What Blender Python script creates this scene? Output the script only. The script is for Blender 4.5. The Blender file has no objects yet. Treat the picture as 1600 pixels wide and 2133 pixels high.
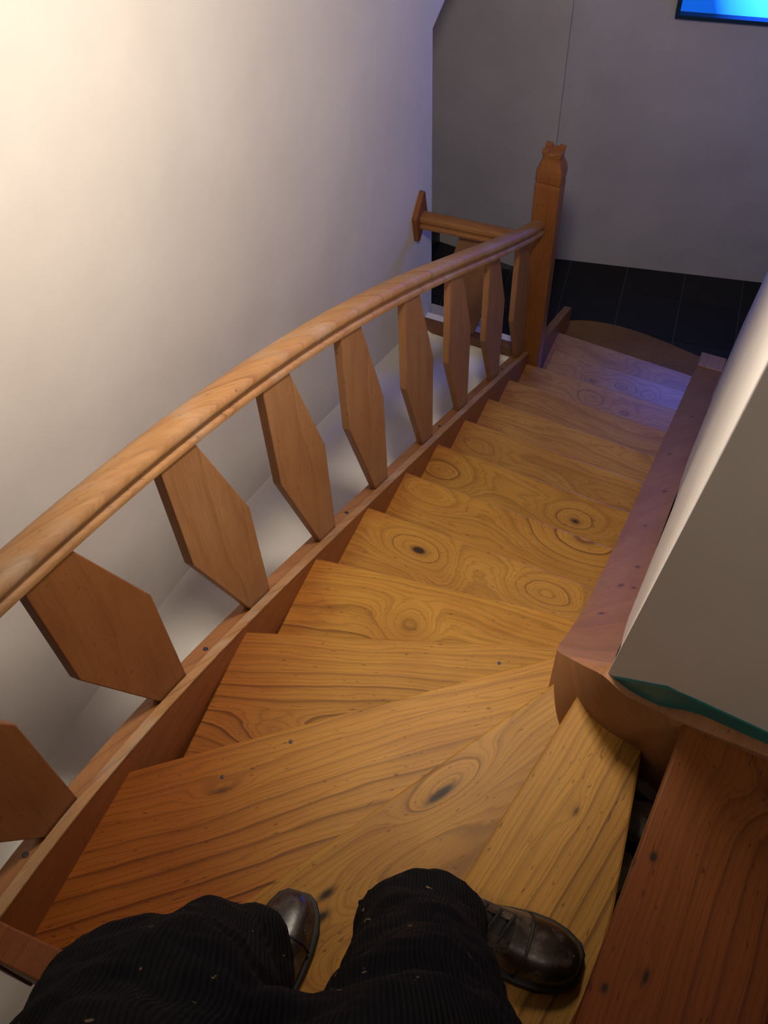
import bpy, bmesh, math, random
import numpy as np
from mathutils import Matrix, Vector

random.seed(7)
SC = bpy.context.scene
COL = SC.collection

# ------------------------------------------------------------------ camera
CAM_Z = 4.3831
cam_d = bpy.data.cameras.new('camera')
cam = bpy.data.objects.new('camera', cam_d)
COL.objects.link(cam)
R_ = ((0.91607407, 0.31283365, -0.25088523),
      (0.39954095, -0.76551431, 0.50433607),
      (-0.03428294, -0.56224812, -0.82625767))       # columns: right, down, forward
cam.matrix_world = Matrix(((R_[0][0], -R_[0][1], -R_[0][2], 0),
                           (R_[1][0], -R_[1][1], -R_[1][2], 0),
                           (R_[2][0], -R_[2][1], -R_[2][2], CAM_Z),
                           (0, 0, 0, 1)))
cam_d.sensor_fit = 'VERTICAL'
cam_d.sensor_height = 36.0
cam_d.sensor_width = 27.0
cam_d.lens = 36.0 * 2150.0 / 2133.0
cam_d.clip_start = 0.02
SC.camera = cam

# ------------------------------------------------------------------ world, view
world = bpy.data.worlds.new('world')
SC.world = world
world.use_nodes = True
world.node_tree.nodes['Background'].inputs[0].default_value = (0.35, 0.38, 0.5, 1)
world.node_tree.nodes['Background'].inputs[1].default_value = 0.05
SC.view_settings.view_transform = 'Standard'
SC.view_settings.look = 'None'
SC.view_settings.gamma = 1.0
SC.view_settings.use_curve_mapping = False
SC.view_settings.exposure = 0.0
LAMP = (-0.37, 1.18, 4.02)
LAMP_W = 124.0
LAMP2_W = 32.0
LAMP_COL = (1.0, 0.86, 0.71)
WINDOW_STRENGTH = 34.0

# ------------------------------------------------------------------ helpers
def tag(o, label=None, cat=None, group=None, kind=None):
    if label: o['label'] = label
    if cat: o['category'] = cat
    if group: o['group'] = group
    if kind: o['kind'] = kind
    return o

def empty(name, loc=(0, 0, 0)):
    o = bpy.data.objects.new(name, None)
    o.empty_display_size = 0.1
    COL.objects.link(o)
    o.location = loc
    return o

def link(name, me, mat, parent=None, mw=None, smooth=False):
    o = bpy.data.objects.new(name, me)
    COL.objects.link(o)
    if mat is not None and len(me.materials) == 0:
        me.materials.append(mat)
    if parent is not None:
        o.parent = parent
        o.matrix_parent_inverse = world_of(parent).inverted()
    if mw is not None:
        o.matrix_basis = mw
    if smooth:
        for p in me.polygons: p.use_smooth = True
    return o

def world_of(o):
    m = o.matrix_basis.copy() if o.type != 'EMPTY' else Matrix.Translation(o.location)
    if o.parent is not None:
        return world_of(o.parent) @ o.matrix_parent_inverse @ m
    return m

def mesh(name, verts, faces):
    me = bpy.data.meshes.new(name)
    me.from_pydata([tuple(v) for v in verts], [], faces)
    bm = bmesh.new(); bm.from_mesh(me)
    bmesh.ops.recalc_face_normals(bm, faces=bm.faces)
    bm.to_mesh(me); bm.free()
    me.update()
    return me

def box_me(name, x0, x1, y0, y1, z0, z1):
    v = [(x, y, z) for z in (z0, z1) for y in (y0, y1) for x in (x0, x1)]
    f = [(0, 1, 3, 2), (4, 6, 7, 5), (0, 4, 5, 1), (2, 3, 7, 6), (0, 2, 6, 4), (1, 5, 7, 3)]
    return mesh(name, v, f)

def prism_me(name, poly, z0, z1):
    """poly: list of (x,y); extruded from z0 to z1"""
    n = len(poly)
    v = [(x, y, z0) for x, y in poly] + [(x, y, z1) for x, y in poly]
    f = [tuple(range(n))[::-1], tuple(range(n, 2 * n))]
    f += [(i, (i + 1) % n, n + (i + 1) % n, n + i) for i in range(n)]
    return mesh(name, v, f)

def loft_me(name, rings, cap=True, closed=True):
    n = len(rings[0])
    v = [p for r in rings for p in r]
    f = []
    for i in range(len(rings) - 1):
        for j in range(n if closed else n - 1):
            a, b = i * n + j, i * n + (j + 1) % n
            f.append((a, b, b + n, a + n))
    if cap:
        f.append(tuple(range(n))[::-1])
        f.append(tuple(range((len(rings) - 1) * n, len(rings) * n)))
    return mesh(name, v, f)

def bevel(o, w=0.005, seg=2):
    m = o.modifiers.new('bevel', 'BEVEL')
    m.width = w; m.segments = seg; m.limit_method = 'ANGLE'; m.angle_limit = math.radians(40)
    return o

def tube_me(name, pts, rad, seg=8):
    rings = []
    n = len(pts)
    for i, p in enumerate(pts):
        p = Vector(p)
        t = (Vector(pts[min(i + 1, n - 1)]) - Vector(pts[max(i - 1, 0)])).normalized()
        up = Vector((0, 0, 1)) if abs(t.z) < 0.9 else Vector((0, 1, 0))
        a = t.cross(up).normalized(); b = a.cross(t)
        rr = rad[i] if isinstance(rad, (list, tuple)) else rad
        rings.append([p + (a * math.cos(k * 2 * math.pi / seg) + b * math.sin(k * 2 * math.pi / seg)) * rr for k in range(seg)])
    return loft_me(name, rings)

# ------------------------------------------------------------------ materials
class NT:
    def __init__(s, name):
        s.m = bpy.data.materials.new(name); s.m.use_nodes = True
        s.t = s.m.node_tree; s.b = s.t.nodes['Principled BSDF']
    def n(s, typ, **kw):
        nd = s.t.nodes.new(typ)
        for k, v in kw.items(): setattr(nd, k, v)
        return nd
    def l(s, a, b): s.t.links.new(a, b)
    def val(s, sock, v):
        if hasattr(v, 'is_linked') or isinstance(v, bpy.types.NodeSocket): s.l(v, sock)
        else: sock.default_value = v
    def math(s, op, a, b=None, c=None, clamp=False):
        nd = s.n('ShaderNodeMath', operation=op); nd.use_clamp = clamp
        s.val(nd.inputs[0], a)
        if b is not None: s.val(nd.inputs[1], b)
        if c is not None: s.val(nd.inputs[2], c)
        return nd.outputs[0]
    def comb(s, x, y, z):
        nd = s.n('ShaderNodeCombineXYZ')
        for i, v in enumerate((x, y, z)): s.val(nd.inputs[i], v)
        return nd.outputs[0]
    def noise(s, vec, scale=1, detail=2, rough=0.5, dist=0.0):
        nd = s.n('ShaderNodeTexNoise'); s.l(vec, nd.inputs['Vector'])
        nd.inputs['Scale'].default_value = scale; nd.inputs['Detail'].default_value = detail
        nd.inputs['Roughness'].default_value = rough; nd.inputs['Distortion'].default_value = dist
        return nd.outputs[0]
    def ramp(s, fac, stops, interp='LINEAR'):
        nd = s.n('ShaderNodeValToRGB'); s.l(fac, nd.inputs[0])
        cr = nd.color_ramp; cr.interpolation = interp
        while len(cr.elements) < len(stops): cr.elements.new(0.5)
        for e, (p, c) in zip(cr.elements, stops):
            e.position = p; e.color = c if len(c) == 4 else (*c, 1)
        return nd.outputs[0]
    def mix(s, fac, a, b, blend='MIX'):
        nd = s.n('ShaderNodeMix', data_type='RGBA', blend_type=blend)
        s.val(nd.inputs[0], fac)
        s.val(nd.inputs[6], a if not isinstance(a, tuple) or len(a) == 4 else (*a, 1))
        s.val(nd.inputs[7], b if not isinstance(b, tuple) or len(b) == 4 else (*b, 1))
        return nd.outputs[2]
    def bump(s, h, strength=0.2, dist=0.002):
        nd = s.n('ShaderNodeBump'); s.l(h, nd.inputs['Height'])
        nd.inputs['Strength'].default_value = strength; nd.inputs['Distance'].default_value = dist
        s.l(nd.outputs[0], s.b.inputs['Normal'])
    def coords(s, kind='Object'):
        return s.n('ShaderNodeTexCoord').outputs[kind]
    def sep(s, v):
        nd = s.n('ShaderNodeSeparateXYZ'); s.l(v, nd.inputs[0]); return nd.outputs

def g3(v): return (v, v, v)

def wood(name, light, mid, line, freq=16, wob=3.0, knots=(), seed=0.0, axis='x', rough=0.42, linew=0.55, spec=0.35, wear=0.0, wearcol=(0.36, 0.3, 0.24), varnish=None):
    """wood board; grain runs along the given local axis; knots: (u, v, amp, su, sv, dark)"""
    k = NT(name)
    x, y, z = k.sep(k.coords())
    u, v, w = {'x': (x, y, z), 'y': (y, x, z), 'z': (z, y, x)}[axis]
    v2 = k.math('MULTIPLY_ADD', w, 0.6, v)
    n1 = k.noise(k.comb(k.math('MULTIPLY', u, 1.3), k.math('MULTIPLY', v2, 3.5), seed), 1.0, 1.5, 0.45)
    n2 = k.noise(k.comb(k.math('MULTIPLY', u, 5.0), k.math('MULTIPLY', v2, 26), seed + 4.3), 1.0, 2)
    h = k.math('MULTIPLY_ADD', k.math('SUBTRACT', n1, 0.5), wob * 2, k.math('MULTIPLY', v2, freq))
    h = k.math('MULTIPLY_ADD', k.math('SUBTRACT', n2, 0.5), 0.55, h)
    dark = None
    for (ku, kv, amp, su, sv, dk) in knots:
        a = k.math('DIVIDE', k.math('SUBTRACT', u, ku), su)
        b = k.math('DIVIDE', k.math('SUBTRACT', v2, kv), sv)
        d2 = k.math('ADD', k.math('MULTIPLY', a, a), k.math('MULTIPLY', b, b))
        if amp:
            h = k.math('MULTIPLY_ADD', k.math('EXPONENT', k.math('MULTIPLY', d2, -1.0)), amp, h)
        if dk:
            g = k.math('MULTIPLY', k.math('EXPONENT', k.math('MULTIPLY', d2, -9.0)), dk)
            dark = g if dark is None else k.math('ADD', dark, g)
    fr = k.math('FRACT', h)
    ln = k.ramp(fr, [(0.0, g3(0.0)), (0.5, g3(0.08)), (0.76, g3(0.32)), (0.90, g3(1.0)), (0.955, g3(0.9)), (1.0, g3(0.0))])
    f3 = k.math('FRACT', k.math('MULTIPLY_ADD', n2, 1.2, k.math('MULTIPLY', h, 3.37)))
    ln3 = k.ramp(f3, [(0.0, g3(0.0)), (0.55, g3(0.05)), (0.88, g3(1.0)), (1.0, g3(0.0))])
    fl = k.math('FLOOR', h)
    wn = k.n('ShaderNodeTexWhiteNoise', noise_dimensions='1D'); k.l(fl, wn.inputs['W'])
    lw = k.math('MULTIPLY', ln, k.math('MULTIPLY_ADD', wn.outputs['Value'], 0.7, 0.3))
    lw = k.math('MAXIMUM', lw, k.math('MULTIPLY', ln3, 0.33))
    fine = k.noise(k.comb(k.math('MULTIPLY', u, 9), k.math('MULTIPLY', v2, 420), k.math('MULTIPLY', w, 60)), 1.0, 2, 0.6)
    mott = k.noise(k.comb(k.math('MULTIPLY', u, 4), k.math('MULTIPLY', v2, 9), seed + 9.0), 1.0, 3, 0.55)
    base = k.mix(k.ramp(mott, [(0.3, g3(0)), (0.72, g3(1))]), light, mid)
    col = k.mix(k.math('MULTIPLY', lw, linew), base, line)
    col = k.mix(0.5, col, k.ramp(fine, [(0.3, g3(0.62)), (0.6, g3(1.0))]), 'MULTIPLY')
    sp = k.noise(k.comb(k.math('MULTIPLY', u, 55), k.math('MULTIPLY', v2, 190), seed + 2.0), 1.0, 1)
    spm = k.ramp(sp, [(0.70, g3(0)), (0.76, g3(1))])
    col = k.mix(k.math('MULTIPLY', spm, 0.55), col, (line[0] * 0.35, line[1] * 0.35, line[2] * 0.4))
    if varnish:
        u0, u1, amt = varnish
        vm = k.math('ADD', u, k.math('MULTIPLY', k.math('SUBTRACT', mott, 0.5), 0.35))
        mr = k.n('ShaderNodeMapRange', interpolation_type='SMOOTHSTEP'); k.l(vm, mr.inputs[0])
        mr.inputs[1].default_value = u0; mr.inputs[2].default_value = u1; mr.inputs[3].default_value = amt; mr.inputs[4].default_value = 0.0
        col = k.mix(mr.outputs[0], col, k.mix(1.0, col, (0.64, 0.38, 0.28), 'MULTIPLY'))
    if wear:
        wm = k.ramp(k.noise(k.comb(k.math('MULTIPLY', u, 7), k.math('MULTIPLY', v2, 16), seed + 21.0), 1.0, 3), [(0.5, g3(0)), (0.68, g3(1))])
        col = k.mix(k.math('MULTIPLY', wm, wear), col, wearcol)
    if dark is not None:
        col = k.mix(k.math('MINIMUM', dark, 0.96), col, (0.018, 0.009, 0.006))
    k.l(col, k.b.inputs['Base Color'])
    k.val(k.b.inputs['Roughness'], k.math('MULTIPLY_ADD', fine, 0.18, rough - 0.09))
    k.b.inputs['Specular IOR Level'].default_value = spec
    k.bump(k.math('ADD', k.math('MULTIPLY', lw, -0.8), fine), 0.22, 0.001)
    return k.m

def plaster(name, colr, rough=0.75, dirt=0.06, bumps=0.25):
    k = NT(name)
    c = k.coords()
    n = k.noise(c, 2.2, 4, 0.6)
    n2 = k.noise(c, 90.0, 3, 0.6)
    col = k.mix(k.ramp(n, [(0.35, g3(0)), (0.75, g3(1))]), colr, tuple(v * (1 - dirt * 2) for v in colr))
    k.l(col, k.b.inputs['Base Color'])
    k.b.inputs['Roughness'].default_value = rough
    k.bump(k.math('ADD', n2, k.math('MULTIPLY', n, 1.5)), bumps * 0.6, 0.0015)
    return k.m

def plain(name, colr, rough=0.5, var=0.2, scale=30, metallic=0.0, bumps=0.1):
    k = NT(name)
    n = k.noise(k.coords(), scale, 3)
    k.l(k.mix(k.ramp(n, [(0.3, g3(0)), (0.7, g3(1))]), colr, tuple(v * (1 - var) for v in colr)), k.b.inputs['Base Color'])
    k.b.inputs['Roughness'].default_value = rough
    k.b.inputs['Metallic'].default_value = metallic
    k.bump(n, bumps, 0.001)
    return k.m

M_WHITE = plaster('white_plaster', (0.78, 0.75, 0.70))
M_SLOPE = plaster('glossy_white_paint', (0.80, 0.77, 0.70), 0.42, 0.03, 0.35)
M_DIM = plaster('bounce_damping_brown', (0.16, 0.12, 0.09))  # dark brown invented for the unseen rear and end walls, to cut bounced light
M_FAR = plaster('grey_plaster', (0.66, 0.63, 0.64), 0.85, 0.08)
M_TEAL = plain('teal_paint', (0.01, 0.19, 0.20), 0.4, 0.3, 14)
M_GROUT = plain('grout', (0.09, 0.09, 0.095), 0.8)
M_SCREW = plain('dark_steel', (0.03, 0.03, 0.032), 0.5, 0.3, 200, 0.2)
M_STONE = plain('grey_rubble', (0.42, 0.38, 0.33), 0.9, 0.5, 18, 0.0, 0.6)
M_DIRT = plain('dark_dirt', (0.03, 0.026, 0.022), 0.95, 0.5, 12)

LIGHT = (0.47, 0.245, 0.045); MID = (0.40, 0.185, 0.032); LINE = (0.085, 0.028, 0.007)
RAILW = wood('rail_wood', (0.40, 0.22, 0.09), (0.33, 0.16, 0.058), (0.14, 0.055, 0.018), 30, 1.5, seed=3.1, axis='y', rough=0.55, linew=0.6, wear=0.35)
BALW = [wood('baluster_wood', *(((0.35, 0.175, 0.075), (0.28, 0.13, 0.052)) if i else ((0.27, 0.105, 0.034), (0.21, 0.075, 0.024))), (0.15, 0.06, 0.02), 14, 2.0, knots=((0.08, 0.12, 3, 0.06, 0.03, 0.7),) if i == 1 else (), seed=5.7 + i * 3.3, axis='z', rough=0.48, linew=0.3) for i in range(4)]
STRW = wood('string_wood', (0.33, 0.145, 0.048), (0.26, 0.10, 0.03), (0.12, 0.042, 0.013), 26, 1.6, seed=8.8, axis='y', rough=0.4, linew=0.45)
STRRED = wood('string_red_wood', (0.28, 0.095, 0.028), (0.22, 0.065, 0.018), (0.11, 0.03, 0.009), 20, 1.6, seed=2.8, axis='y', rough=0.42, linew=0.35)
_zt = lambda y: 1.89 - (y - 1.544) * 0.649
STRIN = wood('inner_string_wood', knots=[(y_, x_ + 0.6 * _zt(y_), 0, sy_, 0.02, 0.75) for y_, x_, sy_ in ((1.68, -0.03, 0.03), (1.55, -0.055, 0.035), (1.56, -0.02, 0.02), (2.25, -0.03, 0.04), (1.95, -0.05, 0.02), (1.36, -0.06, 0.03), (2.6, -0.06, 0.03), (3.1, -0.03, 0.03))], light=(0.36, 0.17, 0.075), mid=(0.29, 0.125, 0.05), line=(0.15, 0.06, 0.02), freq=12, wob=2.0, seed=12.1, axis='y', rough=0.58, linew=0.28, wear=0.3, wearcol=(0.22, 0.12, 0.075))
NEWW = wood('newel_wood', (0.30, 0.115, 0.033), (0.23, 0.08, 0.022), (0.11, 0.035, 0.01), 24, 1.5, seed=15.2, axis='z', rough=0.35, linew=0.4)

# ------------------------------------------------------------------ stair data
RISE = 0.185
def nz(y): return 1.85 - (y - 1.544) * RISE / 0.285

_sy = [(-0.05, 2.60), (0.082, 2.565), (0.297, 2.525), (0.492, 2.450), (0.648, 2.375), (0.885, 2.245), (1.178, 2.080), (1.289, 2.012),
       (1.522, 1.875), (1.749, 1.740), (2.01, 1.578), (2.354, 1.368), (2.62, 1.208), (3.0, 0.97), (3.26, 0.805)]
SP = np.polyfit([a for a, b in _sy], [b for a, b in _sy], 5)
def stop(y): return float(np.polyval(SP, y))
_ry = [[3.402, 1.406], [2.526, 1.955], [2.091, 2.232], [1.754, 2.437], [1.486, 2.606], [1.263, 2.726], [1.11, 2.804], [0.94, 2.879], [0.801, 2.930], [0.559, 3.017], [0.416, 3.075], [0.1, 3.17]]
RP = np.polyfit([a for a, b in _ry], [b for a, b in _ry], 4)
def railbot(y): return float(np.polyval(RP, y))

# wall line behind the inner string
_wx = [(0.745, -0.005), (1.135, -0.014), (1.33, -0.008), (1.79, -0.006), (2.9, 0.011), (3.96, 0.034), (4.05, 0.036)]
def wallx(y): return float(np.interp(y, [a for a, b in _wx], [b for a, b in _wx]))
# inner string: x, y, top z  (inner face line)
_ins = [(-0.093, 4.035, 0.315), (-0.093, 3.93, 0.315), (-0.097, 3.5, nz(3.5) + 0.04), (-0.10, 3.0, nz(3.0) + 0.04), (-0.104, 2.5, nz(2.5) + 0.04),
       (-0.108, 2.0, nz(2.0) + 0.038), (-0.112, 1.7, nz(1.7) + 0.036), (-0.116, 1.5, nz(1.5) + 0.036), (-0.119, 1.32, 2.065), (-0.1215, 1.22, 2.165), (-0.1225, 1.13, 2.275),
       (-0.121, 1.06, 2.375), (-0.117, 1.0, 2.472), (-0.110, 0.93, 2.585), (-0.096, 0.867, 2.70), (-0.074, 0.81, 2.805), (-0.045, 0.768, 2.878), (-0.010, 0.738, 2.927),
       (0.03, 0.722, 2.922), (0.08, 0.712, 2.932), (0.13, 0.690, 2.966), (0.25, 0.683, 2.974), (0.36, 0.682, 3.18), (0.62, 0.682, 3.37), (0.9, 0.682, 3.5)]
def smooth_path(P, n=3, lo=7, hi=19):
    out = []
    for i in range(len(P) - 1):
        p0, p1, p2, p3 = (np.array(P[max(i - 1, 0)]), np.array(P[i]), np.array(P[i + 1]), np.array(P[min(i + 2, len(P) - 1)]))
        if lo <= i <= hi:
            for q in range(n):
                t = q / n
                out.append(tuple(0.5 * (2 * p1 + (p2 - p0) * t + (2 * p0 - 5 * p1 + 4 * p2 - p3) * t * t + (3 * p1 - p0 - 3 * p2 + p3) * t ** 3)))
        else: out.append(tuple(p1))
    out.append(P[-1])
    return out
INS = smooth_path(_ins)

# ------------------------------------------------------------------ setting
# left wall with the opening under a lintel at its far end
wl = [(-0.9, 0.0), (3.41, 0.0), (3.41, 2.2), (3.60, 2.27), (5.4, 2.42), (5.4, 5.3), (-0.9, 5.3)]
v = [(-1.37, y, z) for y, z in wl] + [(-1.52, y, z) for y, z in wl]
n = len(wl)
f = [tuple(range(n)), tuple(range(n, 2 * n))[::-1]] + [(i, (i + 1) % n, n + (i + 1) % n, n + i) for i in range(n)]
o = link('wall_left', mesh('wall_left', v, f), M_WHITE)
tag(o, 'tall white plaster wall beyond the balustrade', 'wall', kind='structure')

# far wall: right part set back, left part standing slightly proud; the joint reads as a fine vertical line
fy = lambda x: 5.02 + 0.206 * x
poly = [(-1.30, fy(-1.30)), (2.4, fy(2.4)), (2.4, fy(2.4) + 0.2), (-1.30, fy(-1.30) + 0.2)]
o = link('wall_far', prism_me('wall_far', poly, 0, 5.3), M_FAR)
tag(o, 'dim grey plaster wall behind the newel post, with the blue window', 'wall', kind='structure')
poly = [(-3.2, 4.80), (-1.147, 4.618), (-1.19, 4.80), (-1.25, 5.05), (-3.2, 5.05)]
o = link('wall_far_left', prism_me('wall_far_left', poly, 0, 5.3), M_FAR)
tag(o, 'dim grey wall face left of the fine vertical joint, above the newel post', 'wall', kind='structure')
for nm, bx, lab in (('wall_side', (-3.25, -3.1, 2.0, 5.2, 0, 5.3), 'white wall of the lower room, off to the left'),
                    ('wall_hall', (-3.2, -1.52, 1.95, 2.1, 0, 5.3), 'white wall of the lower room behind the stairwell wall'),
                    ('wall_rear', (-1.6, 2.4, -1.05, -0.9, 0, 5.3), 'unseen wall behind the photographer, made dark to cut bounced light'),
                    ('wall_end', (2.2, 2.35, -1.0, 5.6, 0, 5.3), 'unseen wall at the end of the upper flight, made dark to cut bounced light'),
                    ('ceiling', (-3.3, 2.5, -1.1, 5.7, 5.3, 5.4), 'white ceiling over the stairwell')):
    o = link(nm, box_me(nm, *bx), M_DIM if nm in ('wall_rear', 'wall_end') else M_WHITE)
    tag(o, lab, 'ceiling' if nm == 'ceiling' else 'wall', kind='structure')

# right wall: battered pier between the two flights
LEAN = 0.07
ys = [0.745, 1.135, 1.33, 1.79, 2.4, 2.9, 3.5, 4.0]
zs = [0.0, 0.6, 1.2, 2.0, 2.6, 2.93, 3.3, 3.7, 4.3, 5.3]
def wallface(y, z):
    zb = 2.93 if y < 0.75 else max(0.3, nz(y) + 0.04)
    return wallx(y) + (LEAN if z > zb else 0.0) * (z - zb)
v = []; f = []
for y in ys:
    for z in zs: v.append((wallface(y, z), y + (0.03 if y > 3.9 else 0), z))
nzs = len(zs)
for i in range(len(ys) - 1):
    for j in range(nzs - 1):
        a = i * nzs + j
        f.append((a, a + 1, a + nzs + 1, a + nzs))
b0 = len(v)
fronts = [(0.09, 0.722), (0.25, 0.703), (2.2, 0.70)]
for (x, y) in fronts:
    for z in zs: v.append((x + (LEAN * max(0, z - 2.93) if x < 0.2 else 0), y, z))
cols = [0] + [b0 // nzs + i for i in range(len(fronts))]
for a_, b_ in zip(cols[:-1], cols[1:]):
    for j in range(nzs - 1): f.append((a_ * nzs + j, b_ * nzs + j, b_ * nzs + j + 1, a_ * nzs + j + 1))
e0 = len(v)
for z in zs: v.append((2.2, 4.03, z))
ec = e0 // nzs; lc = len(ys) - 1
for j in range(nzs - 1):
    f.append((lc * nzs + j, lc * nzs + j + 1, ec * nzs + j + 1, ec * nzs + j))
o = link('wall_right', mesh('wall_right', v, f), M_WHITE)
tag(o, 'cream plaster wall with a sharp corner between the two flights, shaded face towards the camera', 'wall', kind='structure')

# teal painted band along the foot of the shaded wall face
tb = [((-0.004, 0.7445), 2.90, 2.923), ((0.019, 0.739), 2.90, 2.942), ((0.05, 0.7315), 2.90, 2.967), ((0.08, 0.7243), 2.90, 2.992), ((0.122, 0.718), 2.90, 2.998), ((0.25, 0.703), 2.90, 3.003), ((0.6, 0.700), 3.2, 3.42), ((0.9, 0.700), 3.4, 3.57)]
rings = [[(x, y - 0.003, z0), (x, y - 0.003, z1), (x, y + 0.02, z1), (x, y + 0.02, z0)] for (x, y), z0, z1 in tb]
o = link('trim_1', loft_me('trim_1', rings), M_TEAL)
tag(o, 'dark teal painted band at the foot of the shaded wall above the string', 'trim', kind='structure')

# white plaster slope between string and left wall (closed mass down to the floor)
_sl = [(-0.9, 1.60), (0.0, 1.60), (0.4, 1.585), (0.7, 1.548), (0.95, 1.515), (1.227, 1.462), (1.5, 1.39), (1.685, 1.331), (1.855, 1.272), (2.236, 1.137), (2.65, 0.975), (3.03, 0.82), (3.27, 0.71)]
rings = []
for y, z in _sl:
    rings.append([(-1.38, y, 0), (-1.38, y, z + 0.10), (-1.366, y, z + 0.06), (-1.345, y, z + 0.025), (-1.31, y, z + 0.004), (-1.25, y, z), (-1.0, y, z - 0.004), (-0.845, y, z - 0.008), (-0.845, y, 0)])
rings.append([(-1.38, 3.275, 0)] + [(x, 3.275, 0.765) for x in (-1.38, -1.366, -1.345, -1.31, -1.25, -1.0, -0.86)] + [(-0.86, 3.275, 0)])
rings.append([(-1.38, 3.37, 0)] + [(x, 3.37, 0.765) for x in (-1.38, -1.366, -1.345, -1.31, -1.25, -1.0, -0.86)] + [(-0.86, 3.37, 0)])
o = link('wall_slope', loft_me('wall_slope', rings), M_SLOPE, smooth=False)
for p in o.data.polygons:
    if abs(p.normal.z) > 0.3 and p.center.y < 3.27: p.use_smooth = True
tag(o, 'glossy white plastered slope between the wooden string and the tall wall', 'plaster slope', kind='structure')
# plaster under the back string and below the outer string
o = link('wall_understair', box_me('wall_understair', -0.86, 2.2, 0.04, 0.085, 0, 2.5), M_WHITE)
tag(o, 'white plaster wall closing the stair below the back string', 'wall', kind='structure')
rings = [[(-0.875, y, 0), (-0.875, y, stop(y) - 0.22), (-0.835, y, stop(y) - 0.22), (-0.835, y, 0)] for y in np.linspace(0.05, 3.26, 12)]
o = link('wall_apron', loft_me('wall_apron', rings), M_WHITE)
tag(o, 'white plaster apron under the outer string', 'wall', kind='structure')
# low grey plinth at the foot of the left wall, seen between the balusters
o = link('wall_plinth', box_me('wall_plinth', -2.6, -1.30, 3.37, 4.13, 0.0, 0.03), M_FAR)
tag(o, 'low grey plinth on the black floor, seen between the balusters', 'plinth', kind='structure')

# floor with black tiles
FA = math.radians(7)
floor = link('floor', box_me('floor', -3.2, 2.4, -1.0, 5.6, -0.06, -0.004), M_GROUT)
tag(floor, 'black square floor tiles with thin grey joints at the foot of the stairs', 'floor', kind='structure')
M_TILE = [plain('black_tile', (0.009 + 0.003 * i, 0.010 + 0.003 * i, 0.0105 + 0.003 * i), 0.6, 0.4, 8) for i in range(3)]
tile_me = []
for i in range(3):
    me = box_me('tile', -0.1675, 0.1675, -0.1675, 0.1675, -0.02, 0.0)
    me.materials.append(M_TILE[i]); tile_me.append(me)
for i in range(-7, 8):
    for j in range(-5, 2):
        lx, ly = (i + 0.5) * 0.34, (j + 0.5) * 0.34
        x = -0.654 + lx * math.cos(FA) - ly * math.sin(FA); y = 4.685 + lx * math.sin(FA) + ly * math.cos(FA)
        if y > (fy(x) if x > -1.2 else 4.62) + 0.12 or x > 2.0 or x < -2.9 or y < 3.0: continue
        if y < 4.15 and -0.9 < x < 0.05 and y < 3.6: continue
        if x > 0.2 and y < 3.85: continue
        link('tile', tile_me[random.randrange(3)], None, floor, Matrix.Translation((x, y, 0)) @ Matrix.Rotation(FA, 4, 'Z'))

# window on the far wall
win = empty('window_1', (-0.3, fy(-0.3), 1.6))
tag(win, 'small window glowing cyan blue in the far wall, top right', 'window', kind='structure')
WM = Matrix.Translation((-0.71, fy(-0.71), 1.604)) @ Matrix.Rotation(math.atan(0.206), 4, 'Z')
M_FRAME = plain('dark_blue_frame', (0.012, 0.05, 0.085), 0.35, 0.2)
def wbox(name, x0, x1, z0, z1, y0, y1, m, parent):
    return link(name, box_me(name, x0, x1, y0, y1, z0, z1), m, parent, WM)
wbox('window_sill', -0.0, 0.95, 0.0, 0.02, -0.06, 0.0, M_FRAME, win)
wbox('window_frame', 0.0, 0.02, 0.02, 0.95, -0.05, 0.0, M_FRAME, win)
wbox('window_frame', 0.93, 0.95, 0.02, 0.95, -0.05, 0.0, M_FRAME, win)
wbox('window_frame', 0.02, 0.93, 0.93, 0.95, -0.05, 0.0, M_FRAME, win)
k = NT('dusk_pane')
x, y, z = k.sep(k.coords())
d = k.math('MULTIPLY', k.math('SUBTRACT', x, 0.50), 2.6)
e = k.math('MULTIPLY', k.math('SUBTRACT', z, 0.40), 1.5)
d2 = k.math('ADD', k.math('MULTIPLY', d, d), k.math('MULTIPLY', e, e))
ecol = k.ramp(d2, [(0.0, (0.006, 0.042, 0.32)), (0.45, (0.002, 0.026, 0.22)), (1.0, (0.0, 0.003, 0.02))])
k.l(ecol, k.b.inputs['Emission Color'])
k.b.inputs['Emission Strength'].default_value = WINDOW_STRENGTH
k.b.inputs['Base Color'].default_value = (0.02, 0.1, 0.2, 1)
wbox('pane', 0.02, 0.93, 0.02, 0.93, -0.025, -0.015, k.m, win)

# small black box at the foot of the far wall
o = link('cable_box', box_me('cable_box', -1.93, -1.815, 4.55, 4.66, 0.0, 0.10), plain('black_plastic', (0.01, 0.01, 0.012), 0.4))
bevel(o, 0.006)
tag(o, 'small black box on the floor by the far wall, below the wall plate', 'box')

# ------------------------------------------------------------------ staircase
stair = empty('staircase', (-0.45, 4.0, 0))
tag(stair, 'winding wooden staircase with worn honey coloured treads descending to a black floor', 'staircase')

def tread_obj(front_l, front_r, poly, k_, mat):
    a = Vector((*front_l, 0)); b = Vector((*front_r, 0))
    ux = (b - a).normalized(); uy = Vector((-ux.y, ux.x, 0))
    z = k_ * RISE
    mw = Matrix(((ux.x, uy.x, 0, a.x), (ux.y, uy.y, 0, a.y), (0, 0, 1, z), (0, 0, 0, 1)))
    loc = [((Vector((x, y, 0)) - a).dot(ux), (Vector((x, y, 0)) - a).dot(uy)) for x, y in poly]
    o = link('tread', prism_me('tread', loc, -0.034, 0), mat, stair, mw)
    bevel(o, 0.0045, 2)
    return o

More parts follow.
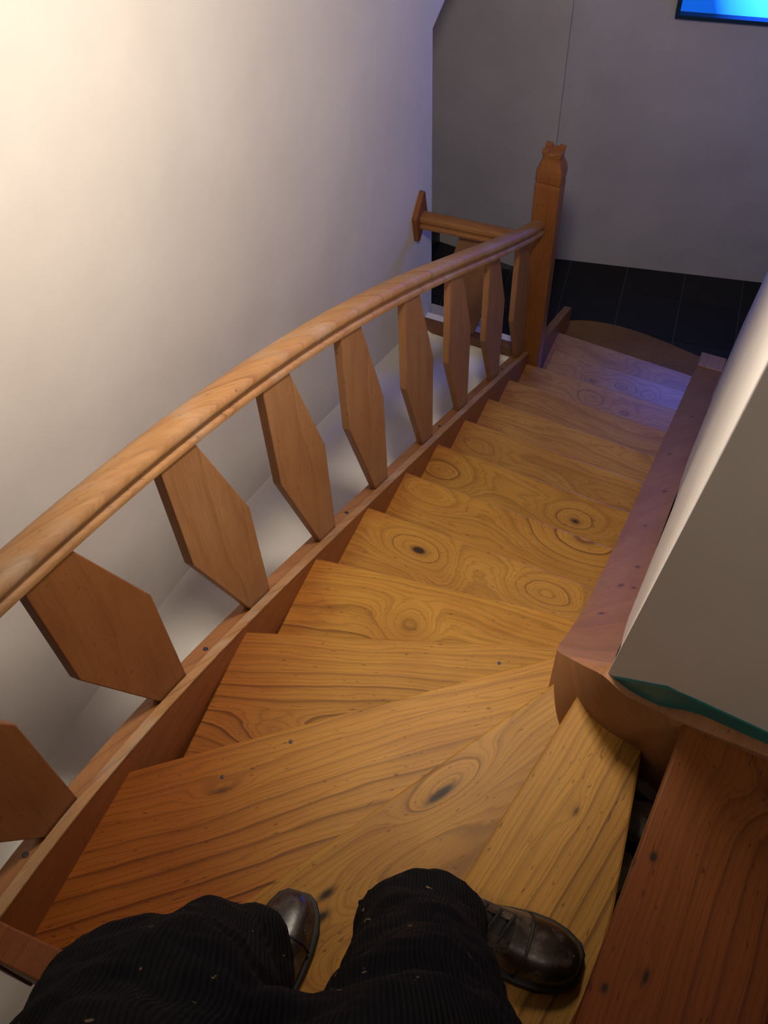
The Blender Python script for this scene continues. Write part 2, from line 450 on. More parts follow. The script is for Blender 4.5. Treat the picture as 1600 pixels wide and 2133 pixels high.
XL, XR = -0.826, -0.095
NOS = [  # k, yl, yr (nosing height order, bottom up)
    (2, 3.857, 3.815), (3, 3.555, 3.528), (4, 3.255, 3.235), (5, 2.970, 2.940), (6, 2.682, 2.645), (7, 2.398, 2.362), (8, 2.114, 2.085), (9, 1.832, 1.800), (10, 1.545, 1.532)]
KN = {10: ((0.202, -0.08, 4.2, 0.10, 0.05, 0), (0.205, -0.08, 0, 0.06, 0.032, 1.6), (0.30, -0.15, 1.6, 0.07, 0.05, 0), (0.586, -0.07, 3.6, 0.10, 0.05, 0)),
      9: ((0.62, -0.02, 4.0, 0.17, 0.09, 0), (0.12, -0.05, 2.2, 0.12, 0.05, 0)),
      8: ((0.557, -0.112, 2.6, 0.09, 0.055, 0), (0.56, -0.112, 0, 0.05, 0.03, 1.0), (0.06, -0.1, 3.2, 0.14, 0.08, 0)),
      7: ((0.10, -0.10, 2.0, 0.1, 0.05, 0), (0.35, -0.17, 3.0, 0.2, 0.06, 0)),
      4: ((0.35, -0.10, 3.0, 0.07, 0.05, 0), (0.52, -0.12, 3.0, 0.08, 0.05, 0)),
      3: ((0.30, -0.12, 4.0, 0.07, 0.05, 0.4), (0.44, -0.10, 5.0, 0.07, 0.05, 0.35), (0.58, -0.10, 3.0, 0.05, 0.05, 0)),
      2: ((0.3, -0.10, 2.0, 0.2, 0.06, 0),)}
def var(c, s): return tuple(v * s for v in c)
for idx, (kk, yl, yr) in enumerate(NOS):
    if kk < 10: bl, br = NOS[idx + 1][1] - 0.045, NOS[idx + 1][2] - 0.045
    else: bl, br = 1.229 - 0.045, 1.32 - 0.045
    s = random.uniform(0.93, 1.07)
    pl = max(0, (8 - kk) / 6.0)      # the lower treads are paler and less saturated
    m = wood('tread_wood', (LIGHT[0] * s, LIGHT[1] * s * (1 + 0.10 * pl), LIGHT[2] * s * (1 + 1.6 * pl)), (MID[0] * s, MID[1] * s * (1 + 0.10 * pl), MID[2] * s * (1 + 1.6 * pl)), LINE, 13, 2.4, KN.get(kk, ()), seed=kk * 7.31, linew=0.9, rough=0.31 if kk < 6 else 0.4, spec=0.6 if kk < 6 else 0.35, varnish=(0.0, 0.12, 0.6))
    poly = [(XL, yl), (XR, yr), (XR, br), (XL, bl)]
    if kk == 3: poly = [(-0.768, yl), (XR, yr), (XR, br), (-0.768, bl)]
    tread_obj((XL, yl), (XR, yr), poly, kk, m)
# bottom step with its bowed front
pts = [(-0.836, 4.140), (-0.78, 4.168), (-0.71, 4.188), (-0.63, 4.200), (-0.563, 4.204), (-0.48, 4.202), (-0.40, 4.195), (-0.32, 4.184), (-0.246, 4.172), (-0.17, 4.158), (-0.09, 4.143)]
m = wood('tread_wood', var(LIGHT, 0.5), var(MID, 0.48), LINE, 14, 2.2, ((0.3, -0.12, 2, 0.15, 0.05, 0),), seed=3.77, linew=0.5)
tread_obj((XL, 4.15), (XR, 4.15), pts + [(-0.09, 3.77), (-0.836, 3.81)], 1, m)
# winders
WF = {11: ((XL, 1.228), (-0.105, 1.321)), 12: ((XL, 0.882), (-0.112, 1.135)), 13: ((XL, 0.437), (-0.105, 1.02)), 14: ((-0.56, 0.09), (-0.082, 0.878)), 15: ((-0.168, 0.09), (-0.036, 0.79)), 16: ((0.083, 0.09), (0.119, 0.691))}
WK = {11: ((0.298, -0.135, 3.4, 0.06, 0.055, 0), (0.298, -0.135, 0, 0.07, 0.07, 0.28)), 12: ((0.1, -0.26, 2.5, 0.1, 0.05, 0),), 13: ((0.178, -0.09, 0.8, 0.06, 0.02, 0.7),),
      14: ((0.617, -0.045, 3.2, 0.10, 0.035, 0), (0.60, -0.045, 0, 0.09, 0.022, 1.5), (0.341, -0.07, 0.6, 0.05, 0.02, 1.2), (0.312, -0.096, 0.6, 0.05, 0.022, 1.3), (0.33, -0.19, 4.0, 0.12, 0.07, 0), (0.45, -0.1, -2.0, 0.2, 0.05, 0)),
      15: ((0.512, -0.092, 0.5, 0.03, 0.012, 0.8),), 16: ((0.255, -0.062, 0.6, 0.03, 0.012, 1.2), (0.403, -0.022, 0, 0.02, 0.014, 1.4), (0.56, -0.15, 1.5, 0.05, 0.06, 0.9), (0.22, -0.02, 0, 0.02, 0.013, 1.2))}
def shift(line, d):
    a = Vector(line[0]); b = Vector(line[1]); u = (b - a).normalized(); nrm = Vector((u.y, -u.x))
    return [tuple(a + nrm * d), tuple(b + nrm * d)]
WP = {11: [*WF[11], *shift(WF[12], 0.045)[::-1]],
      12: [*WF[12], *shift(WF[13], 0.045)[::-1]],
      13: [*WF[13], (-0.07, 0.87), *shift(WF[14], 0.04)[::-1], (-0.53, 0.06), (XL, 0.06)],
      14: [*WF[14], *shift(WF[15], 0.035)[::-1], (-0.13, 0.06), (-0.57, 0.06)],
      15: [*WF[15], (0.081, 0.745), (0.098, 0.60), (0.113, 0.46), (0.125, 0.06), (-0.172, 0.06)],
      16: [(0.082, 0.06), WF[16][1], (0.119, 0.70), (0.40, 0.70), (0.40, 0.06)]}
for kk in (11, 12, 13, 14, 15, 16):
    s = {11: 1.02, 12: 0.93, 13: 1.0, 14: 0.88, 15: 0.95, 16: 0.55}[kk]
    red = 0.74 if kk == 16 else 1.0      # upper tread: old red varnish, plus foreground shade put into its colour
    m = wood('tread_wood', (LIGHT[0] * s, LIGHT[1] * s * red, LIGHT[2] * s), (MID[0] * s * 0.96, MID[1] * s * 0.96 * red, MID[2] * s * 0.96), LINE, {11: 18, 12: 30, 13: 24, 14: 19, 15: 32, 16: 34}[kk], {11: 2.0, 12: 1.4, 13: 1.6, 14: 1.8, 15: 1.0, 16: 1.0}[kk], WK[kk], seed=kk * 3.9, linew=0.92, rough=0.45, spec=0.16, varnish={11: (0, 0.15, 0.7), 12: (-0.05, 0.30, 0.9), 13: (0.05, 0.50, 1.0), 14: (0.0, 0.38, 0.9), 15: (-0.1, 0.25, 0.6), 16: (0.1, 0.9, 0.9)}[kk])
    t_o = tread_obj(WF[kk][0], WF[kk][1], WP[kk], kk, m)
    for (px, py) in {13: ((0.183, -0.064), (0.33, -0.03)), 12: ((0.60, -0.05),)}.get(kk, ()):
        ring = [[(px + r_ * math.cos(a), py + r_ * math.sin(a), h_) for a in np.linspace(0, 2 * math.pi, 9)[:-1]] for r_, h_ in ((0.0045, -0.004), (0.0045, 0.0006), (0.003, 0.001))]
        link('screw', loft_me('screw', ring), M_SCREW, t_o, t_o.matrix_basis.copy())
m = wood('tread_wood', var(LIGHT, 0.75), var(MID, 0.72), LINE, 22, 1.0, (), seed=91.0)
for kk, x0 in ((17, 0.355), (18, 0.63)):
    tread_obj((x0, 0.06), (x0, 0.70), [(x0, 0.06), (x0, 0.70), (x0 + 0.32, 0.70), (x0 + 0.32, 0.06)], kk, m)
tread_obj((0.9, 0.06), (0.9, 0.70), [(0.9, 0.06), (0.9, 0.70), (2.2, 0.70), (2.2, 0.06)], 19, m)

# risers under the nosings
def riser(p, q, z0, z1, t=0.018):
    a, b = shift((p, q), 0.028); c, d = shift((p, q), 0.028 + t)
    link('riser', prism_me('riser', [a, b, d, c], z0, z1), STRRED, stair)
for kk, yl, yr in NOS:
    riser((XL + (0.058 if kk == 3 else 0), yl), (XR, yr), (kk - 1) * RISE, kk * RISE - 0.034)
riser((XL, 4.14), (XR, 4.12), 0, RISE - 0.034)
for kk in (11, 12, 13, 14, 15):
    riser(WF[kk][0], WF[kk][1], (kk - 1) * RISE, kk * RISE - 0.034)

# outer string: board with a raised inner fillet, running from the winder corner to the newel
YS = list(np.linspace(0.03, 3.262, 40))
rings = [[(-0.838, y, stop(y) - 0.010), (-0.882, y, stop(y) - 0.014), (-0.882, y, stop(y) - 0.30), (-0.838, y, stop(y) - 0.30)] for y in YS]
ostr = link('outer_string', loft_me('outer_string', rings), STRW, stair); bevel(ostr, 0.003, 1)
rings = [[(-0.820, y, stop(y)), (-0.8385, y, stop(y) + 0.001), (-0.8385, y, stop(y) - 0.30), (-0.820, y, stop(y) - 0.30)] for y in YS]
o = link('string_fillet', loft_me('string_fillet', rings), STRRED, stair); bevel(o, 0.003, 2)
rings = [[(-0.818, y, z), (-0.8395, y, z), (-0.8395, y, z - 0.006), (-0.818, y, z - 0.006)] for y, z in ((y, stop(y) + 0.004) for y in YS)]
o = link('string_capping', loft_me('string_capping', rings), RAILW, stair)
for y in (0.206, 0.779, 1.479, 2.222, 2.972):
    z = stop(y) - 0.012
    ring = [[(-0.858 + r_ * math.cos(a), y + r_ * math.sin(a), z + h_ - 0.62 * r_ * math.sin(a)) for a in np.linspace(0, 2 * math.pi, 11)[:-1]] for r_, h_ in ((0.0062, -0.006), (0.0062, 0.0015), (0.004, 0.002))]
    link('screw', loft_me('screw', ring), M_SCREW, ostr)
# string beyond the newel
rings = [[(-0.822, y, z), (-0.862, y, z), (-0.862, y, max(0, z - 0.35)), (-0.822, y, max(0, z - 0.35))] for y, z in ((3.345, 0.72), (3.70, 0.535), (3.99, 0.385), (4.10, 0.325))]
o = link('outer_string', loft_me('outer_string', rings), STRW, stair); bevel(o, 0.003, 1)
# back string along the winders
rings = [[(x, 0.092, z), (x, 0.036, z), (x, 0.036, z - 0.3), (x, 0.092, z - 0.3)] for x, z in ((-0.872, 2.572), (-0.80, 2.575), (-0.56, 2.67), (-0.17, 2.86), (0.08, 3.03), (0.36, 3.21), (0.9, 3.57), (2.2, 3.62))]
o = link('back_string', loft_me('back_string', rings), STRRED, stair); bevel(o, 0.004, 2)
# inner string wreathing round the wall corner
rings = []
for x, y, z in INS:
    if y > 0.99: ox, oy = wallx(y) + 0.01, y
    elif x < -0.01:
        t = (0.99 - y) / (0.99 - 0.738); ox, oy = 0.002, 0.99 - t * 0.225
    else: ox, oy = x + 0.012, y + 0.035
    zb = max(0.0, z - 0.36)
    rings.append([(x, y, z), (ox, oy, z), (ox, oy, zb), (x, y, zb)])
o = link('inner_string', loft_me('inner_string', rings), STRIN, stair, smooth=True); bevel(o, 0.004, 2)
md = o.modifiers.new('es', 'EDGE_SPLIT'); md.split_angle = math.radians(35)
# squared end block at the foot of the inner string
o = link('string_end_block', box_me('string_end_block', -0.094, 0.038, 3.945, 4.045, 0.0, 0.322), wood('endgrain_wood', (0.40, 0.24, 0.15), (0.34, 0.19, 0.11), (0.12, 0.05, 0.02), 30, 1.0, seed=44, axis='y', linew=0.5), stair)
bevel(o, 0.003, 1)

# rubble seen through the open gap below the upper tread
rub = empty('rubble_fill', (0.2, 0.5, 2.3))
tag(rub, 'dark grey rubble in the open gap under the upper tread', 'rubble')
link('dirt_bed', box_me('dirt_bed', 0.06, 0.42, 0.10, 0.70, 2.30, 2.63), M_DIRT, rub)
random.seed(3)
for i in range(16):
    cx, cy = 0.115 + 0.085 * (i % 3) + random.uniform(-0.01, 0.01), 0.33 + 0.075 * (i // 3) + random.uniform(-0.01, 0.01)
    bm = bmesh.new()
    bmesh.ops.create_icosphere(bm, subdivisions=1, radius=1)
    sx, sy, sz = random.uniform(0.032, 0.045), random.uniform(0.028, 0.038), random.uniform(0.04, 0.07)
    for vv in bm.verts:
        q = random.uniform(0.8, 1.15)
        vv.co = Vector((max(-0.75, min(0.75, vv.co.x)) * sx * q * 1.2, max(-0.75, min(0.75, vv.co.y)) * sy * q * 1.2, max(-0.75, min(0.75, vv.co.z)) * sz * q))
    me = bpy.data.meshes.new('stone'); bm.to_mesh(me); bm.free()
    link('stone', me, M_STONE, rub, Matrix.Translation((cx, cy, 2.66)) @ Matrix.Rotation(random.uniform(0, 3), 4, 'Z'))

# ------------------------------------------------------------------ balustrade
bal = empty('balustrade', (-0.86, 1.6, 1.9))
tag(bal, 'long curved wooden handrail on hexagonal plank balusters, ending at the carved newel post', 'balustrade')
prof = [(0.022, 0.0), (0.0285, 0.002), (0.0295, 0.012), (0.027, 0.0155), (0.0215, 0.0185), (0.0205, 0.0265), (0.025, 0.0305), (0.0295, 0.035), (0.0300, 0.043), (0.0265, 0.0515), (0.019, 0.0565), (0.008, 0.059)]
prof = prof + [(-a, b) for a, b in prof[::-1]]
RX = -0.867
ys = list(np.linspace(-0.05, 3.268, 70))
rings = []
for y in ys:
    dx = 0.022 * min(1, max(0, (y - 2.2) / 1.06)); z = railbot(y) + dx * 0.9; s = (railbot(y + 0.01) - railbot(y - 0.01)) / 0.02
    l_ = math.hypot(1, s); ny, nzv = -s / l_, 1 / l_
    rings.append([(RX + dx + a, y + ny * b, z + nzv * b) for a, b in prof])
hr = link('handrail', loft_me('handrail', rings), RAILW, bal)
for p in hr.data.polygons: p.use_smooth = len(p.vertices) == 4
md = hr.modifiers.new('es', 'EDGE_SPLIT'); md.split_angle = math.radians(50)

Y0 = [0.118, 0.470, 0.817, 1.168, 1.522, 1.902, 2.262, 2.657, 3.030]
for i, y0 in enumerate(Y0):
    t = min(1, max(0, (y0 - 0.47) / 2.2))
    w = 0.218
    yb0, yb1, yt1 = y0 + 0.135, y0 + w, y0 + 0.105
    pts = [(y0, railbot(y0) + 0.012), (y0, railbot(y0) - (0.305 + 0.10 * t)), (yb0, stop(yb0) - 0.022), (yb1, stop(yb1) - 0.026), (yb1, stop(yb1) + 0.345 + 0.09 * t), (yt1, railbot(yt1) + 0.012)]
    x0, x1 = -0.8435, -0.8665
    if i == len(Y0) - 1:
        pts = [(min(y, 3.262), z) for y, z in pts]
    cy = y0 + w / 2; cz = sum(p[1] for p in pts) / 6
    vv = [(x0, y - cy, z - cz) for y, z in pts] + [(x1, y - cy, z - cz) for y, z in pts]
    ff = [tuple(range(6)), tuple(range(6, 12))[::-1]] + [(a, (a + 1) % 6, 6 + (a + 1) % 6, 6 + a) for a in range(6)]
    o = link('baluster', mesh('baluster', vv, ff), BALW[0] if i < 2 else BALW[1 + (i - 2) % 3], bal, Matrix.Translation((0, cy, cz)))
    bevel(o, 0.0025, 2)

# newel post
NX, NY = -0.826, 3.306
sect = [(0.60, 0.0525, 0.043), (1.735, 0.0525, 0.043), (1.748, 0.0495, 0.040), (1.757, 0.0525, 0.043), (1.785, 0.0535, 0.044), (1.812, 0.050, 0.041), (1.832, 0.042, 0.035), (1.848, 0.037, 0.031), (1.858, 0.036, 0.030), (1.882, 0.038, 0.032)]
rings = []
for z, hx, hy in sect:
    c = 0.006
    rings.append([(sx * hx - (c * sx if q else 0), sy * hy - (0 if q else c * sy), z) for sx, sy, q in ((1, 1, 0), (1, 1, 1))] and
                 [(hx, hy - c, z), (hx - c, hy, z), (-hx + c, hy, z), (-hx, hy - c, z), (-hx, -hy + c, z), (-hx + c, -hy, z), (hx - c, -hy, z), (hx, -hy + c, z)])
o = link('newel_post', loft_me('newel_post', rings), NEWW, bal, Matrix.Translation((NX, NY, 0)))
bevel(o, 0.002, 1)
# four small ears left by the notches carved in the top
for sx in (-1, 1):
    for sy in (-1, 1):
        me = prism_me('carved_ear', [(sx * 0.012, sy * 0.010), (sx * 0.039, sy * 0.010), (sx * 0.039, sy * 0.033), (sx * 0.012, sy * 0.033)], 1.878, 1.892)
        q = link('carved_ear', me, NEWW, o, Matrix.Translation((NX, NY, 0))); bevel(q, 0.003, 2)

# short cross balustrade from newel to left wall
cb = empty('cross_balustrade', (-1.12, 3.30, 0.77))
tag(cb, 'short level handrail from the newel post to the left wall, with one plank below', 'balustrade')
rings = [[(x, yc + a * 1.05, zc + b * 1.05) for a, b in prof] for x, yc, zc in ((-1.355, 3.252, 1.402), (-0.876, 3.298, 1.392))]
o = link('handrail', loft_me('handrail', rings), wood('cross_rail_wood', (0.34, 0.15, 0.045), (0.27, 0.11, 0.03), LINE, 30, 1.0, seed=61, axis='x', linew=0.4), cb)
md = o.modifiers.new('es', 'EDGE_SPLIT')
hexp = [(-1.19, 1.37), (-1.225, 1.22), (-1.225, 1.08), (-1.165, 0.79), (-1.105, 0.79), (-1.057, 1.0), (-1.057, 1.14), (-1.085, 1.37)]
vv = [(x + 1.14, 3.290, z - 1.05) for x, z in hexp] + [(x + 1.14, 3.313, z - 1.05) for x, z in hexp]
ff = [tuple(range(8)), tuple(range(8, 16))[::-1]] + [(a, (a + 1) % 8, 8 + (a + 1) % 8, 8 + a) for a in range(8)]
o = link('baluster', mesh('baluster', vv, ff), BALW[2], cb, Matrix.Translation((-1.14, 0, 1.05))); bevel(o, 0.0025, 2)
o = link('bottom_rail', box_me('bottom_rail', -1.366, -0.873, 3.272, 3.318, 0.70, 0.785), wood('bottom_rail_wood', (0.22, 0.10, 0.04), (0.17, 0.07, 0.027), LINE, 24, 1.0, seed=66, axis='x', linew=0.4), cb); bevel(o, 0.004, 2)
# wall plate: pointed hexagon
hp = [(3.268, 1.562), (3.284, 1.556), (3.308, 1.43), (3.222, 1.338), (3.206, 1.345), (3.183, 1.478)]
vv = [(-1.371, y, z) for y, z in hp] + [(-1.348, y, z) for y, z in hp]
ff = [tuple(range(6)), tuple(range(6, 12))[::-1]] + [(a, (a + 1) % 6, 6 + (a + 1) % 6, 6 + a) for a in range(6)]
o = link('wall_plate', mesh('wall_plate', vv, ff), STRRED, cb); bevel(o, 0.002, 1)

# ------------------------------------------------------------------ reflector lamp above the frame (lights the stairwell)
lamp = empty('reflector_lamp', LAMP)
tag(lamp, 'warm reflector bulb hanging on a cord above the winders, aimed down the stairs', 'lamp')
LAMP_DIR = Vector((-0.6, 1.02, -2.15)).normalized()
LV = Vector(LAMP)
link('cord', tube_me('cord', [tuple(LV - LAMP_DIR * 0.15), (LV.x + 0.02, LV.y - 0.05, LV.z + 0.4), (LV.x + 0.02, LV.y - 0.05, 5.3)], 0.004), plain('white_cord', (0.7, 0.7, 0.68), 0.5), lamp)
link('socket', tube_me('socket', [tuple(LV - LAMP_DIR * 0.09), tuple(LV - LAMP_DIR * 0.16)], 0.02, 12), plain('white_socket', (0.7, 0.7, 0.68), 0.5), lamp)
link('reflector', tube_me('reflector', [tuple(LV - LAMP_DIR * 0.012), tuple(LV - LAMP_DIR * 0.05), tuple(LV - LAMP_DIR * 0.10)], [0.046, 0.040, 0.018], 20), plain('silver_reflector', (0.6, 0.6, 0.6), 0.3, 0.1, 30, 0.9), lamp)
k = NT('bulb_glass'); k.b.inputs['Base Color'].default_value = (1, 0.9, 0.75, 1)
k.b.inputs['Emission Color'].default_value = (*LAMP_COL, 1); k.b.inputs['Emission Strength'].default_value = 20
link('bulb_glass', tube_me('bulb_glass', [tuple(LV - LAMP_DIR * 0.011), tuple(LV - LAMP_DIR * 0.004)], [0.044, 0.03], 20), k.m, lamp)
ld = bpy.data.lights.new('bulb_light', 'SPOT'); ld.energy = LAMP_W; ld.color = LAMP_COL; ld.shadow_soft_size = 0.11
ld.spot_size = math.radians(165); ld.spot_blend = 1.0
lo = bpy.data.objects.new('bulb_light', ld); COL.objects.link(lo); lo.parent = lamp
lo.rotation_euler = LAMP_DIR.to_track_quat('-Z', 'Y').to_euler()

# small globe lamp over the upper flight, off to the right
L2 = (0.78, -0.36, 4.75)
globe = empty('globe_lamp', L2)
tag(globe, 'small white glass globe lamp under the ceiling beside the upper flight', 'lamp')
bm = bmesh.new(); bmesh.ops.create_uvsphere(bm, u_segments=16, v_segments=10, radius=0.08)
me = bpy.data.meshes.new('globe'); bm.to_mesh(me); bm.free()
k = NT('opal_glass'); k.b.inputs['Emission Color'].default_value = (1, 0.85, 0.7, 1); k.b.inputs['Emission Strength'].default_value = 3
link('globe', me, k.m, globe, Matrix.Translation(L2), True)
link('stem', tube_me('stem', [(L2[0], L2[1], L2[2] + 0.07), (L2[0], L2[1], 5.3)], 0.012, 10), plain('white_stem', (0.7, 0.7, 0.68), 0.5), globe)
ld = bpy.data.lights.new('globe_light', 'POINT'); ld.energy = LAMP2_W; ld.color = (1.0, 0.85, 0.70); ld.shadow_soft_size = 0.12
lo = bpy.data.objects.new('globe_light', ld); COL.objects.link(lo); lo.parent = globe

# ------------------------------------------------------------------ person
person = empty('person', (-0.18, 0.2, 2.6))
tag(person, 'person in black paint-flecked corduroy trousers and scuffed work shoes standing on the winders', 'person')
k = NT('black_corduroy')
c = k.coords(); x, y, z = k.sep(c)
ww = k.math('MULTIPLY_ADD', k.noise(c, 6.0, 2), 0.04, k.math('MULTIPLY_ADD', y, 0.5, x))
rib = k.math('SINE', k.math('MULTIPLY', ww, 1150))
n1 = k.noise(c, 60, 3)
fleck = k.ramp(k.noise(c, 46, 2, 0.7), [(0.705, g3(0)), (0.72, g3(1))])
ribm = k.math('MULTIPLY_ADD', rib, 0.5, 0.5)
col = k.mix(ribm, (0.0015, 0.0015, 0.0015), (0.009, 0.0085, 0.008))  # rib crests lighter than the grooves: their highlight is painted into the colour
dust = k.ramp(k.noise(c, 9, 3), [(0.52, g3(0)), (0.75, g3(1))])
col = k.mix(k.math('MULTIPLY', k.math('MULTIPLY', dust, ribm), 0.5), col, (0.02, 0.018, 0.014))
col = k.mix(k.math('MULTIPLY', fleck, 0.7), col, (0.34, 0.24, 0.10))
k.l(col, k.b.inputs['Base Color']); k.b.inputs['Roughness'].default_value = 0.9
k.b.inputs['Specular IOR Level'].default_value = 0.15
k.bump(k.math('ADD', ribm, n1), 0.6, 0.002)
M_CORD = k.m

def leg_rings(chain, seg=20, ph=0.0):
    pts = [Vector(c[:3]) for c in chain]; rad = [c[3] for c in chain]
    out = []
    N = 26
    # Catmull-Rom sampling
    def cr(arr, t):
        i = min(int(t), len(arr) - 2); q = t - i
        p0 = arr[max(i - 1, 0)]; p1 = arr[i]; p2 = arr[i + 1]; p3 = arr[min(i + 2, len(arr) - 1)]
        return 0.5 * ((2 * p1) + (p2 - p0) * q + (2 * p0 - 5 * p1 + 4 * p2 - p3) * q * q + (3 * p1 - p0 - 3 * p2 + p3) * q ** 3)
    for i in range(N):
        t = i / (N - 1) * (len(pts) - 1) * 0.9999
        p = cr(pts, t); p_ = cr(pts, min(t + 0.02, len(pts) - 1.001)); pm = cr(pts, max(t - 0.02, 0))
        tg = (p_ - pm).normalized(); a = tg.cross(Vector((0, 1, 0.1))).normalized(); b = a.cross(tg)
        r_ = cr(rad, t)
        ring = []
        for q in range(seg):
            an = q * 2 * math.pi / seg
            wob = 1 + 0.05 * math.sin(3 * an + 5 * t + ph) + 0.045 * math.sin(9 * t + 2 * an + ph)
            ring.append(p + (a * math.cos(an) + b * math.sin(an)) * r_ * wob)
        out.append(ring)
    return out

L_CH = [(-0.384, 0.182, 2.672, 0.094), (-0.396, 0.140, 2.79, 0.097), (-0.388, 0.055, 2.96, 0.098), (-0.355, 0.005, 3.14, 0.10), (-0.28, 0.03, 3.33, 0.11), (-0.20, -0.15, 3.60, 0.13)]
R_CH = [(-0.135, 0.300, 2.852, 0.093), (-0.115, 0.248, 2.96, 0.088), (-0.088, 0.190, 3.10, 0.090), (-0.058, 0.130, 3.25, 0.098), (-0.05, 0.04, 3.40, 0.115), (-0.08, -0.14, 3.62, 0.135)]
verts = []; faces = []
def add(me_r):
    o0 = len(verts); n_ = len(me_r[0])
    for rr in me_r: verts.extend(rr)
    for i in range(len(me_r) - 1):
        for j in range(n_):
            a, b = o0 + i * n_ + j, o0 + i * n_ + (j + 1) % n_
            faces.append((a, b, b + n_, a + n_))
    faces.append(tuple(o0 + q for q in range(n_))[::-1])
    faces.append(tuple(o0 + (len(me_r) - 1) * n_ + q for q in range(n_)))
add(leg_rings(L_CH)); add(leg_rings(R_CH, ph=1.7))
add(leg_rings([(-0.25, -0.04, 3.40, 0.10), (-0.17, 0.0, 3.38, 0.10), (-0.08, 0.02, 3.40, 0.10)], ph=0.6))
add(leg_rings([(-0.14, -0.19, 3.55, 0.15), (-0.14, -0.21, 3.7, 0.16), (-0.14, -0.22, 3.86, 0.15)], ph=2.0))
tr = link('trousers', mesh('trousers', verts, faces), M_CORD, person, smooth=True)
rm = tr.modifiers.new('fuse', 'REMESH'); rm.mode = 'VOXEL'; rm.voxel_size = 0.008; rm.use_smooth_shade = True
sm = tr.modifiers.new('smooth', 'SMOOTH'); sm.factor = 0.6; sm.iterations = 5
tx = bpy.data.textures.new('folds', 'CLOUDS'); tx.noise_scale = 0.09; tx.noise_depth = 2
dm = tr.modifiers.new('folds', 'DISPLACE'); dm.texture = tx; dm.strength = 0.03; dm.mid_level = 0.5; dm.texture_coords = 'LOCAL'
# shirt hem
rings = [[(-0.14 + (0.18 + e_) * math.cos(a), -0.22 + (0.15 + e_) * math.sin(a), z) for a in np.linspace(0, 2 * math.pi, 25)[:-1]] for z, e_ in ((3.70, 0.012), (3.72, 0.015), (3.85, 0.005), (4.0, 0.0), (4.1, -0.01))]
o = link('shirt', loft_me('shirt', rings), plain('pale_cotton', (0.6, 0.58, 0.56), 0.9), person, smooth=True)

# shoes
k = NT('scuffed_leather')
c = k.coords()
sc = k.ramp(k.noise(c, 26, 4, 0.65), [(0.48, g3(0)), (0.72, g3(1))])
sp = k.ramp(k.noise(c, 85, 2), [(0.70, g3(0)), (0.76, g3(1))])
col = k.mix(k.math('MULTIPLY', sc, 0.75), (0.020, 0.012, 0.009), (0.15, 0.11, 0.09))
col = k.mix(k.math('MULTIPLY', sp, 0.6), col, (0.3, 0.27, 0.24))
k.l(col, k.b.inputs['Base Color']); k.b.inputs['Roughness'].default_value = 0.33
k.bump(k.noise(c, 120, 3), 0.25, 0.001)
M_LEATHER = k.m
M_SOLE = plain('black_rubber', (0.006, 0.006, 0.006), 0.6)
M_LACE = plain('black_lace', (0.008, 0.008, 0.008), 0.8)
T = [0, 0.04, 0.12, 0.25, 0.38, 0.5, 0.62, 0.72, 0.82, 0.9, 0.96, 0.99]
WI = [0.016, 0.028, 0.036, 0.036, 0.0345, 0.039, 0.045, 0.048, 0.047, 0.041, 0.029, 0.015]
HI = [0.085, 0.10, 0.11, 0.112, 0.105, 0.094, 0.080, 0.070, 0.063, 0.057, 0.047, 0.034]
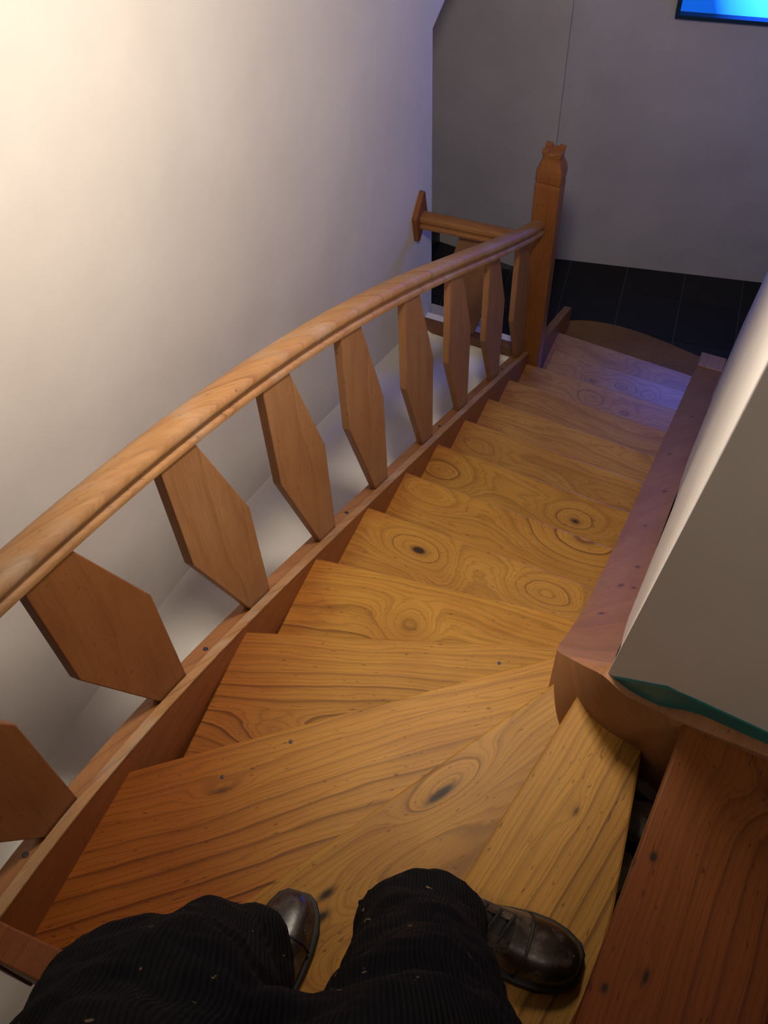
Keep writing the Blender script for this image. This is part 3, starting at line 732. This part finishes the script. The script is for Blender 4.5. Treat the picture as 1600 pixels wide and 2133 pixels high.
def shoe(mw, label):
    LN = 0.295
    s = empty('shoe')                       # placeholder replaced below
    bpy.data.objects.remove(s)
    rings = []
    for t, w, h in zip(T, WI, HI):
        ring = []
        for a in np.linspace(0, math.pi, 15):
            cx = math.copysign(abs(math.cos(a)) ** 0.72, math.cos(a)); sx = math.sin(a) ** 0.8 if math.sin(a) > 0 else 0
            ring.append((t * LN, w * cx * (1 - 0.12 * sx), 0.020 + (h - 0.02) * sx))
        rings.append(ring)
    so = link('shoe', loft_me('shoe', rings), M_LEATHER, person, mw, True)
    so['label'] = label
    sub = so.modifiers.new('sub', 'SUBSURF'); sub.levels = 1; sub.render_levels = 1
    ol = [(t * LN + (0.004 if t > 0.9 else (-0.004 if t < 0.05 else 0)), w + 0.004) for t, w in zip(T, WI)]
    poly = [(a, b) for a, b in ol] + [(a, -b) for a, b in ol[::-1]]
    q = link('sole', prism_me('sole', poly, 0.0, 0.023), M_SOLE, so, mw); bevel(q, 0.004, 2)
    # tongue, eyelet flaps and laces
    tg = []
    for t in (0.34, 0.42, 0.50, 0.58, 0.645):
        h = float(np.interp(t, T, HI))
        tg.append([(t * LN, yy, h - 0.002 - abs(yy) * 0.12 + z_) for yy, z_ in ((-0.016, 0), (0.016, 0), (0.016, 0.005), (-0.016, 0.005))])
    link('tongue', loft_me('tongue', tg), M_SOLE, so, mw)
    for sgn in (-1, 1):
        fl = []
        for t in (0.33, 0.42, 0.5, 0.58, 0.64):
            h = float(np.interp(t, T, HI))
            fl.append([(t * LN, sgn * yy, h - dz + z_) for yy, dz, z_ in ((0.013, 0.001, 0.002), (0.028, 0.012, 0.001), (0.028, 0.012, 0.005), (0.013, 0.001, 0.006))])
        link('eyelet_flap', loft_me('eyelet_flap', fl), M_LEATHER, so, mw)
    for t in (0.37, 0.44, 0.51, 0.58):
        h = float(np.interp(t, T, HI))
        p = [(t * LN + 0.004 * j, yy, h + 0.007 - abs(yy) * 0.30) for j, yy in enumerate((-0.022, -0.012, 0.0, 0.012, 0.022))]
        link('lace', tube_me('lace', p, 0.0026, 6), M_LACE, so, mw)
    # toe cap seam
    h = float(np.interp(0.73, T, HI)); w = float(np.interp(0.73, T, WI))
    p = []
    for a in np.linspace(0.15, math.pi - 0.15, 13):
        cx = math.copysign(abs(math.cos(a)) ** 0.72, math.cos(a)); sx = math.sin(a) ** 0.8
        p.append((0.73 * LN - 0.012 * (1 - sx), w * cx * (1 - 0.12 * sx), 0.0205 + (h - 0.02) * sx))
    link('toe_seam', tube_me('toe_seam', p, 0.0022, 6), M_SOLE, so, mw)
    return so
shoe(Matrix.Translation((-0.202, 0.336, 15 * RISE)) @ Matrix.Rotation(math.radians(4), 4, 'Z'), 'shiny scuffed dark leather shoe pointing to the upper tread')
shoe(Matrix.Translation((-0.322, 0.035, 14 * RISE)) @ Matrix.Rotation(math.radians(98), 4, 'Z'), 'scuffed dark shoe half hidden by the trouser hem')
